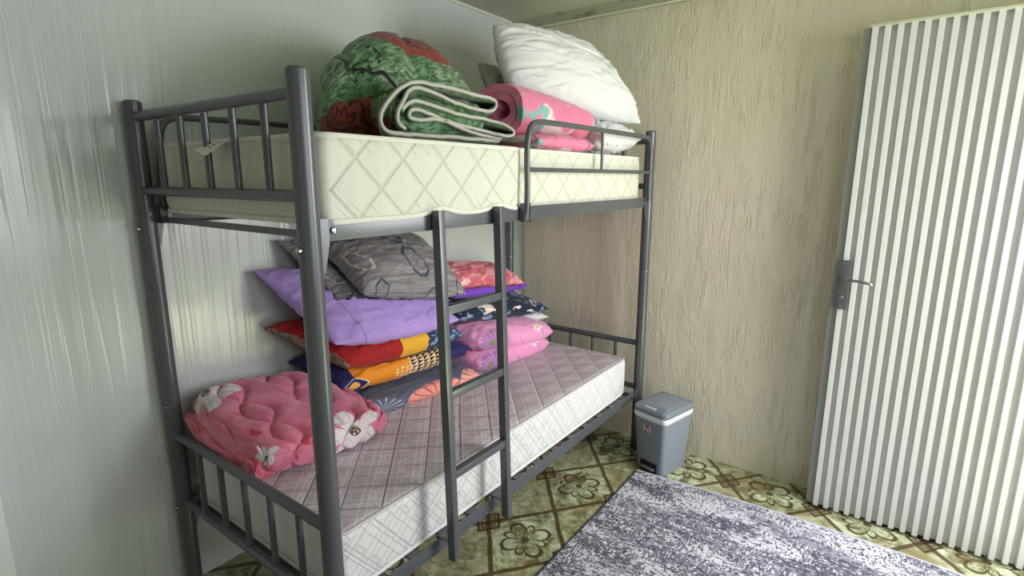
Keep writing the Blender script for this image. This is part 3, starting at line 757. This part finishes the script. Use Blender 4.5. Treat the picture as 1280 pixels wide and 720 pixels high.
# ---- big white pillow and the pink rolled comforter it leans on
m = fabric('white_cotton', .7, .1); u, v, _ = m.coord('UV')
m.col((216, 216, 220)).bump(m.noise(m.vec(u*5 + m.noise(m.vec(u*4, v*4, 0), 1, 2)*2, v*14, 0), 1, 3, .55), .45, .014); WCOT = m.m
pil(WCOT, (.60, 1.235, 1.838), (.865, 1.940, 1.785), (.62, 1.80, 2.150), (.50, 1.200, 2.150), .235, 'big white pillow leaning on the pink roll by the corner', seed=77, under='top', wr=.0095, br=.45, p=2.3, pull=-.07, res=90, freq=(1.6, 3.2), rid=.8)
m = fabric('pink_roll', .75, .2); u, v, _ = m.coord('UV')
cc = m.mix(m.noise(m.vec(u*9, v*9, 0), 1, 3), (216, 110, 148), (234, 142, 172))
cc = m.mix(m.noise(m.vec(u*7, v*7, 4), 1, 2, .5, .6).step(.60, .64)*.9, cc, (226, 214, 214)); cc = m.mix(m.noise(m.vec(u*6, v*6, 9), 1, 2, .5, .5).step(.63, .66)*.9, cc, (112, 176, 172))
cc = m.mix(m.noise(m.vec(u*6, v*6, 14), 1, 2).step(.68, .70)*.8, cc, (228, 206, 130))
m.col(cc).bump(m.noise(m.vec(u*22, v*22, 0), 1, 4), .45, .007); PINKR = m.m
pr = thing('comforter', 'pink comforter rolled up under the big white pillow on the upper bunk', 'comforter', (.62, 1.3, 1.622))
sp = []
for k in range(58):
    a = k/57*PI*2*2.35 + 2.2; r = .125 - .088*k/57
    sp.append((.64 + r*1.08*math.cos(-a), 1.775 + r*.86*math.sin(-a)))
sp = [(.70, 1.640), (.80, 1.648)][:0] + sp
def roll(path, th, y0, y1, ny, parent, name, mat):
    p = [Vector((a, b, 0)) for a, b in path]; n = len(p); offs = []
    for i in range(n):
        t = p[min(i+1, n-1)] - p[max(i-1, 0)]; t.normalize(); offs.append(Vector((-t.y, t.x, 0)))
    loop = [q + o*th for q, o in zip(p, offs)] + [q - o*th for q, o in zip(reversed(p), reversed(offs))]
    m_ = len(loop); vs, uv = [], []; s = [0]
    for i in range(1, n): s.append(s[-1] + (p[i]-p[i-1]).length)
    ss = s + s[::-1]
    c = Vector((.64, 1.775, 0))
    for k in range(ny+1):
        f = k/ny; sc_ = 1 - .18*f*f
        endr = 1 if k not in (0, ny) else .985
        for i, q in enumerate(loop):
            d = (q-c)*sc_*endr
            wv = 1 + .05*noise.noise(Vector((q.x*9, q.y*9, f*5))) + .03*noise.noise(Vector((q.x*30, q.y*30, f*16)))
            qq = c + d*wv
            vs.append((qq.x + .06*f, y0 + (y1-y0)*f + .02*noise.noise(Vector((q.x*12, q.y*12, 0)))*(1-f), max(1.640, min(qq.y - .02*f, LOW['top'].get((round((qq.x + .06*f)/.012), round((y0 + (y1-y0)*f)/.012)), 9) - .004)))); uv.append((ss[i], (y1-y0)*f))
    fs = [(k*m_+i, k*m_+(i+1) % m_, (k+1)*m_+(i+1) % m_, (k+1)*m_+i) for k in range(ny) for i in range(m_)]
    for base in (0, ny*m_):
        for i in range(n-1): fs.append((base+i, base+i+1, base+m_-2-i, base+m_-1-i))
    return obj(name, vs, fs, mat, parent, uvs=uv)
roll(sp, .0155, 1.06, 1.57, 26, pr, 'roll', PINKR)
soft('lower_fold', PINKR, (.860, 1.02, 1.655), (.865, 1.50, 1.655), (.35, 1.48, 1.66), (.35, 1.15, 1.66), .075, p=5, br=.5, pull=.0, rnd=.25, wr=.006, seed=61, rid=.5, zmin=1.6235, parent=pr)

# ---- pillows on the upper bunk
pil(WCOT, (.865, 1.525, 1.702), (.868, 1.960, 1.712), (.45, 1.95, 1.72), (.45, 1.63, 1.71), .172, 'flat white pillow lying beneath the big one behind the guard rail', seed=71, wr=.008, br=.5, zmin=1.6235)
m = fabric('grey_cotton', .75); u, v, _ = m.coord('UV'); m.col((150, 148, 142)).bump(m.noise(m.vec(u*20, v*20, 0), 1, 3), .2, .005)
pil(m.m, (.50, 1.17, 1.880), (.46, 1.62, 1.86), (.26, 1.72, 2.02), (.33, 1.305, 2.035), .085, 'small grey pillow tucked behind the big white pillow', seed=73, wr=.004, br=.5)


# ------------------------------------------------------------------ pedal bin
GB = Mat('grey_plastic', .38, 0, .5).col((128, 135, 147)).m; GBL = Mat('grey_plastic_lid', .35, 0, .5).col((118, 125, 136)).m
bcx, bcy, bph, bw, bd, btw, bh = 1.0915, 1.891, -.242, .165, .215, 1.20, .328
bin_ = thing('pedal_bin', 'small grey plastic pedal bin in the corner past the bunk bed', 'bin', (bcx, bcy, 0))
def rr(w_, d_, r, z, n=6):
    out = []
    for cx, cy, a0 in ((w_/2-r, d_/2-r, 0), (-w_/2+r, d_/2-r, PI/2), (-w_/2+r, -d_/2+r, PI), (w_/2-r, -d_/2+r, 1.5*PI)):
        for k in range(n+1):
            a = a0 + PI/2*k/n; x_, y_ = cx+r*math.cos(a), cy+r*math.sin(a)
            c, s_ = math.cos(bph), math.sin(bph)
            out.append((bcx + c*x_ - s_*y_, bcy + s_*x_ + c*y_, z))
    return out
def loft(rings, cap0=True, cap1=True):
    n = len(rings[0]); vs = [v for r in rings for v in r]; fs = []
    for i in range(len(rings)-1):
        for k in range(n): fs.append((i*n+k, i*n+(k+1) % n, (i+1)*n+(k+1) % n, (i+1)*n+k))
    if cap0: fs.append(tuple(range(n)))
    if cap1: fs.append(tuple(range((len(rings)-1)*n, len(rings)*n)))
    return vs, fs
def S_(z): return 1 + (btw-1)*z/bh
body = obj('bin_body', *loft([rr(bw*.98, bd*.98, .02, 0)] + [rr(bw*S_(z_), bd*S_(z_), .024, z_) for z_ in (.006, .1, .2, .3, bh)]), GB, bin_)
BAG = Mat('bin_liner', .45, 0, .5).col((216, 218, 222)).m
rim = []
for z_, g in ((bh-.030, .0015), (bh-.022, .004), (bh-.006, .004), (bh+.002, .001)):
    rg = rr(bw*S_(z_)+g*2, bd*S_(z_)+g*2, .025, z_)
    rg = [(x_, y_, z0 + (.006*noise.noise(Vector((x_*25, y_*25, z_*10))) if z_ < bh-.01 else 0)) for x_, y_, z0 in rg]
    rim.append(rg)
o = obj('bin_liner', *loft(rim), BAG, bin_); o['label'] = 'white bag edge folded over the rim'
lw, ld = bw*btw, bd*btw
lid = obj('lid', *loft([rr(lw+.006, ld+.006, .028, bh+.001), rr(lw+.010, ld+.010, .030, bh+.010), rr(lw+.006, ld+.006, .03, bh+.026), rr(lw-.012, ld-.012, .028, bh+.036), rr(lw-.03, ld-.03, .025, bh+.038)]), GBL, bin_)
def loc(a, b, z): c, s_ = math.cos(bph), math.sin(bph); return (bcx + c*a - s_*b, bcy + s_*a + c*b, z)
obj('lid_panel', [(x_, y_, z_) for x_, y_, z_ in loft([rr(lw-.034, ld-.060, .018, bh+.037), rr(lw-.036, ld-.062, .018, bh+.0415), rr(lw-.044, ld-.070, .016, bh+.043)])[0]], loft([rr(1, 1, .1, 0)]*3)[1], GB, lid)
def obox(lo, hi, bev=.001):
    t = MB().box(lo, hi, bev); t.v = [Vector(loc(*v)) for v in t.v]; return t
obox((-.034, -ld/2-.001, bh+.026), (.034, -ld/2+.018, bh+.040), .003).build('lid_latch', Mat('latch_light', .35).col((176, 180, 186)).m, lid)
def front(z): return -bd*S_(z)/2
m = Mat('sticker', .5); g = m.coord('Generated'); a, b = g[0], g[2]
cc = m.mix(b.gt(.62)*a.gt(.2)*a.lt(.8), (206, 200, 200), (176, 60, 60)); cc = m.mix(b.lt(.42)*a.gt(.12)*a.lt(.45), cc, (90, 110, 106)); cc = m.mix(b.lt(.45)*a.gt(.62)*a.lt(.85), cc, (176, 80, 74))
m.col(cc)
z0, z1 = .222, .266
vs = [loc(-.030, front(z0)-.0004, z0), loc(.008, front(z0)-.0004, z0), loc(.008, front(z1)-.0004, z1), loc(-.030, front(z1)-.0004, z1)]
vs += [loc(-.030, front(z0)-.0012, z0), loc(.008, front(z0)-.0012, z0), loc(.008, front(z1)-.0012, z1), loc(-.030, front(z1)-.0012, z1)]
obj('sticker', vs, [(0, 3, 2, 1), (4, 5, 6, 7), (0, 1, 5, 4), (1, 2, 6, 5), (2, 3, 7, 6), (3, 0, 4, 7)], m.m, body)['label'] = 'small red and white sticker'
rec = obox((-.050, front(.03)-.0035, .006), (.050, front(.03)+.004, .062), .001).build('pedal_recess', plain('recess_black', (14, 14, 16), .6), body)
obox((-.040, front(.03)-.022, .026), (.040, front(.03)+.002, .034), .002).build('pedal', plain('pedal_grey', (96, 98, 100), .4), rec)

# ------------------------------------------------------------------ rug
m = Mat('woven_rug', .9, spec=.1); x, y, z = m.coord()
qs = 230.0
px_ = (x*qs).floor()/qs; py_ = (y*qs).floor()/qs
nx_ = m.noise(m.vec(px_*34, py_*110, 0), 1, 2, .6); ny_ = m.noise(m.vec(px_*110, py_*34, 4), 1, 2, .6)
sel = m.noise(m.vec(px_*9, py_*9, 8), 1, 1).gt(.5)
pick = nx_*sel + ny_*sel.inv()
dens = m.noise(m.vec(px_*3, py_*9, 2), 1, 3)
band_ = m.noise(m.vec(px_*.8, py_*5.5, 17), 1, 2)
far = y.step(.70, 1.05)
maze = (pick - .5).abs().lt(.026)
white = ((pick + dens*.35).step(.735, .75)).max(maze*(dens + far*.12).step(.54, .60))
fleck = m.white(m.vec(px_, py_, 3)).gt(.86)*(dens.step(.35, .6))
white = white.max(fleck*.8)
dark = (m.noise(m.vec(px_*34, py_*70, 12), 1, 2) + m.noise(m.vec(px_*2, py_*9, 5), 1, 3)*.35).step(.64, .70)
cc = m.mix(m.noise(m.vec(px_*3, py_*20, 7), 1, 4, .7).step(.3, .7), (112, 109, 124), (164, 160, 173))
cc = m.mix(band_.step(.42, .62)*.55, cc, (84, 82, 98)); cc = m.mix(dark*.7, cc, (58, 57, 70)); cc = m.mix(white*.9, cc, (216, 216, 226))
cc = m.mix(m.noise(m.vec(px_*12, py_*30, 20), 1, 2).step(.68, .72)*.35, cc, (178, 146, 128))
m.col(cc).bump(m.noise(m.vec(x*400, y*400, 0), 1, 2)*.6 + white*.5, .4, .004); RUG = m.m
rug = thing('rug', 'grey and white distressed woven rug lying on the tiled floor', 'rug', (1.80, .70, 0))
rx0, rx1, ry0, ry1 = 1.016, 2.62, -.5, 1.755
NX, NY = 60, 60
vs, fs = [], []
for zlev in (.009, .001):
    for i in range(NX+1):
        for j in range(NY+1):
            a, b = i/NX, j/NY
            yv = ry0 + (ry1 + .040*math.sin(PI*min(1, a*.95)) - ry0)*b
            vs.append((rx0 + (rx1-rx0)*a + .002*math.sin(b*9), yv, zlev + (.0012*noise.noise(Vector((a*6, b*8, 0))) if zlev > .005 else 0)))
K = (NX+1)*(NY+1); ix = lambda i, j, s: s*K + i*(NY+1) + j
for i in range(NX):
    for j in range(NY):
        fs.append((ix(i, j, 0), ix(i+1, j, 0), ix(i+1, j+1, 0), ix(i, j+1, 0))); fs.append((ix(i, j, 1), ix(i, j+1, 1), ix(i+1, j+1, 1), ix(i+1, j, 1)))
for i in range(NX):
    for j in (0, NY): fs.append((ix(i, j, 0), ix(i, j, 1), ix(i+1, j, 1), ix(i+1, j, 0)))
for j in range(NY):
    for i in (0, NX): fs.append((ix(i, j, 0), ix(i, j+1, 0), ix(i, j+1, 1), ix(i, j, 1)))
obj('pile', vs, fs, RUG, rug)
edge = lambda a: (rx0 + (rx1-rx0)*a, ry1 + .040*math.sin(PI*min(1, a*.95)), .0065)
MB().tube([(rx0 + .002*math.sin(k/40*9), ry0 + (ry1-ry0)*k/40, .0055) for k in range(41)], .0050, 8).build('side_binding', plain('binding_dark', (52, 52, 60), .9), rug)
MB().tube([edge(k/60) for k in range(61)], .0055, 8).build('end_binding', plain('binding_pale', (190, 190, 200), .9), rug)
for o in bpy.data.objects:
    if '_w' in o: del o['_w']
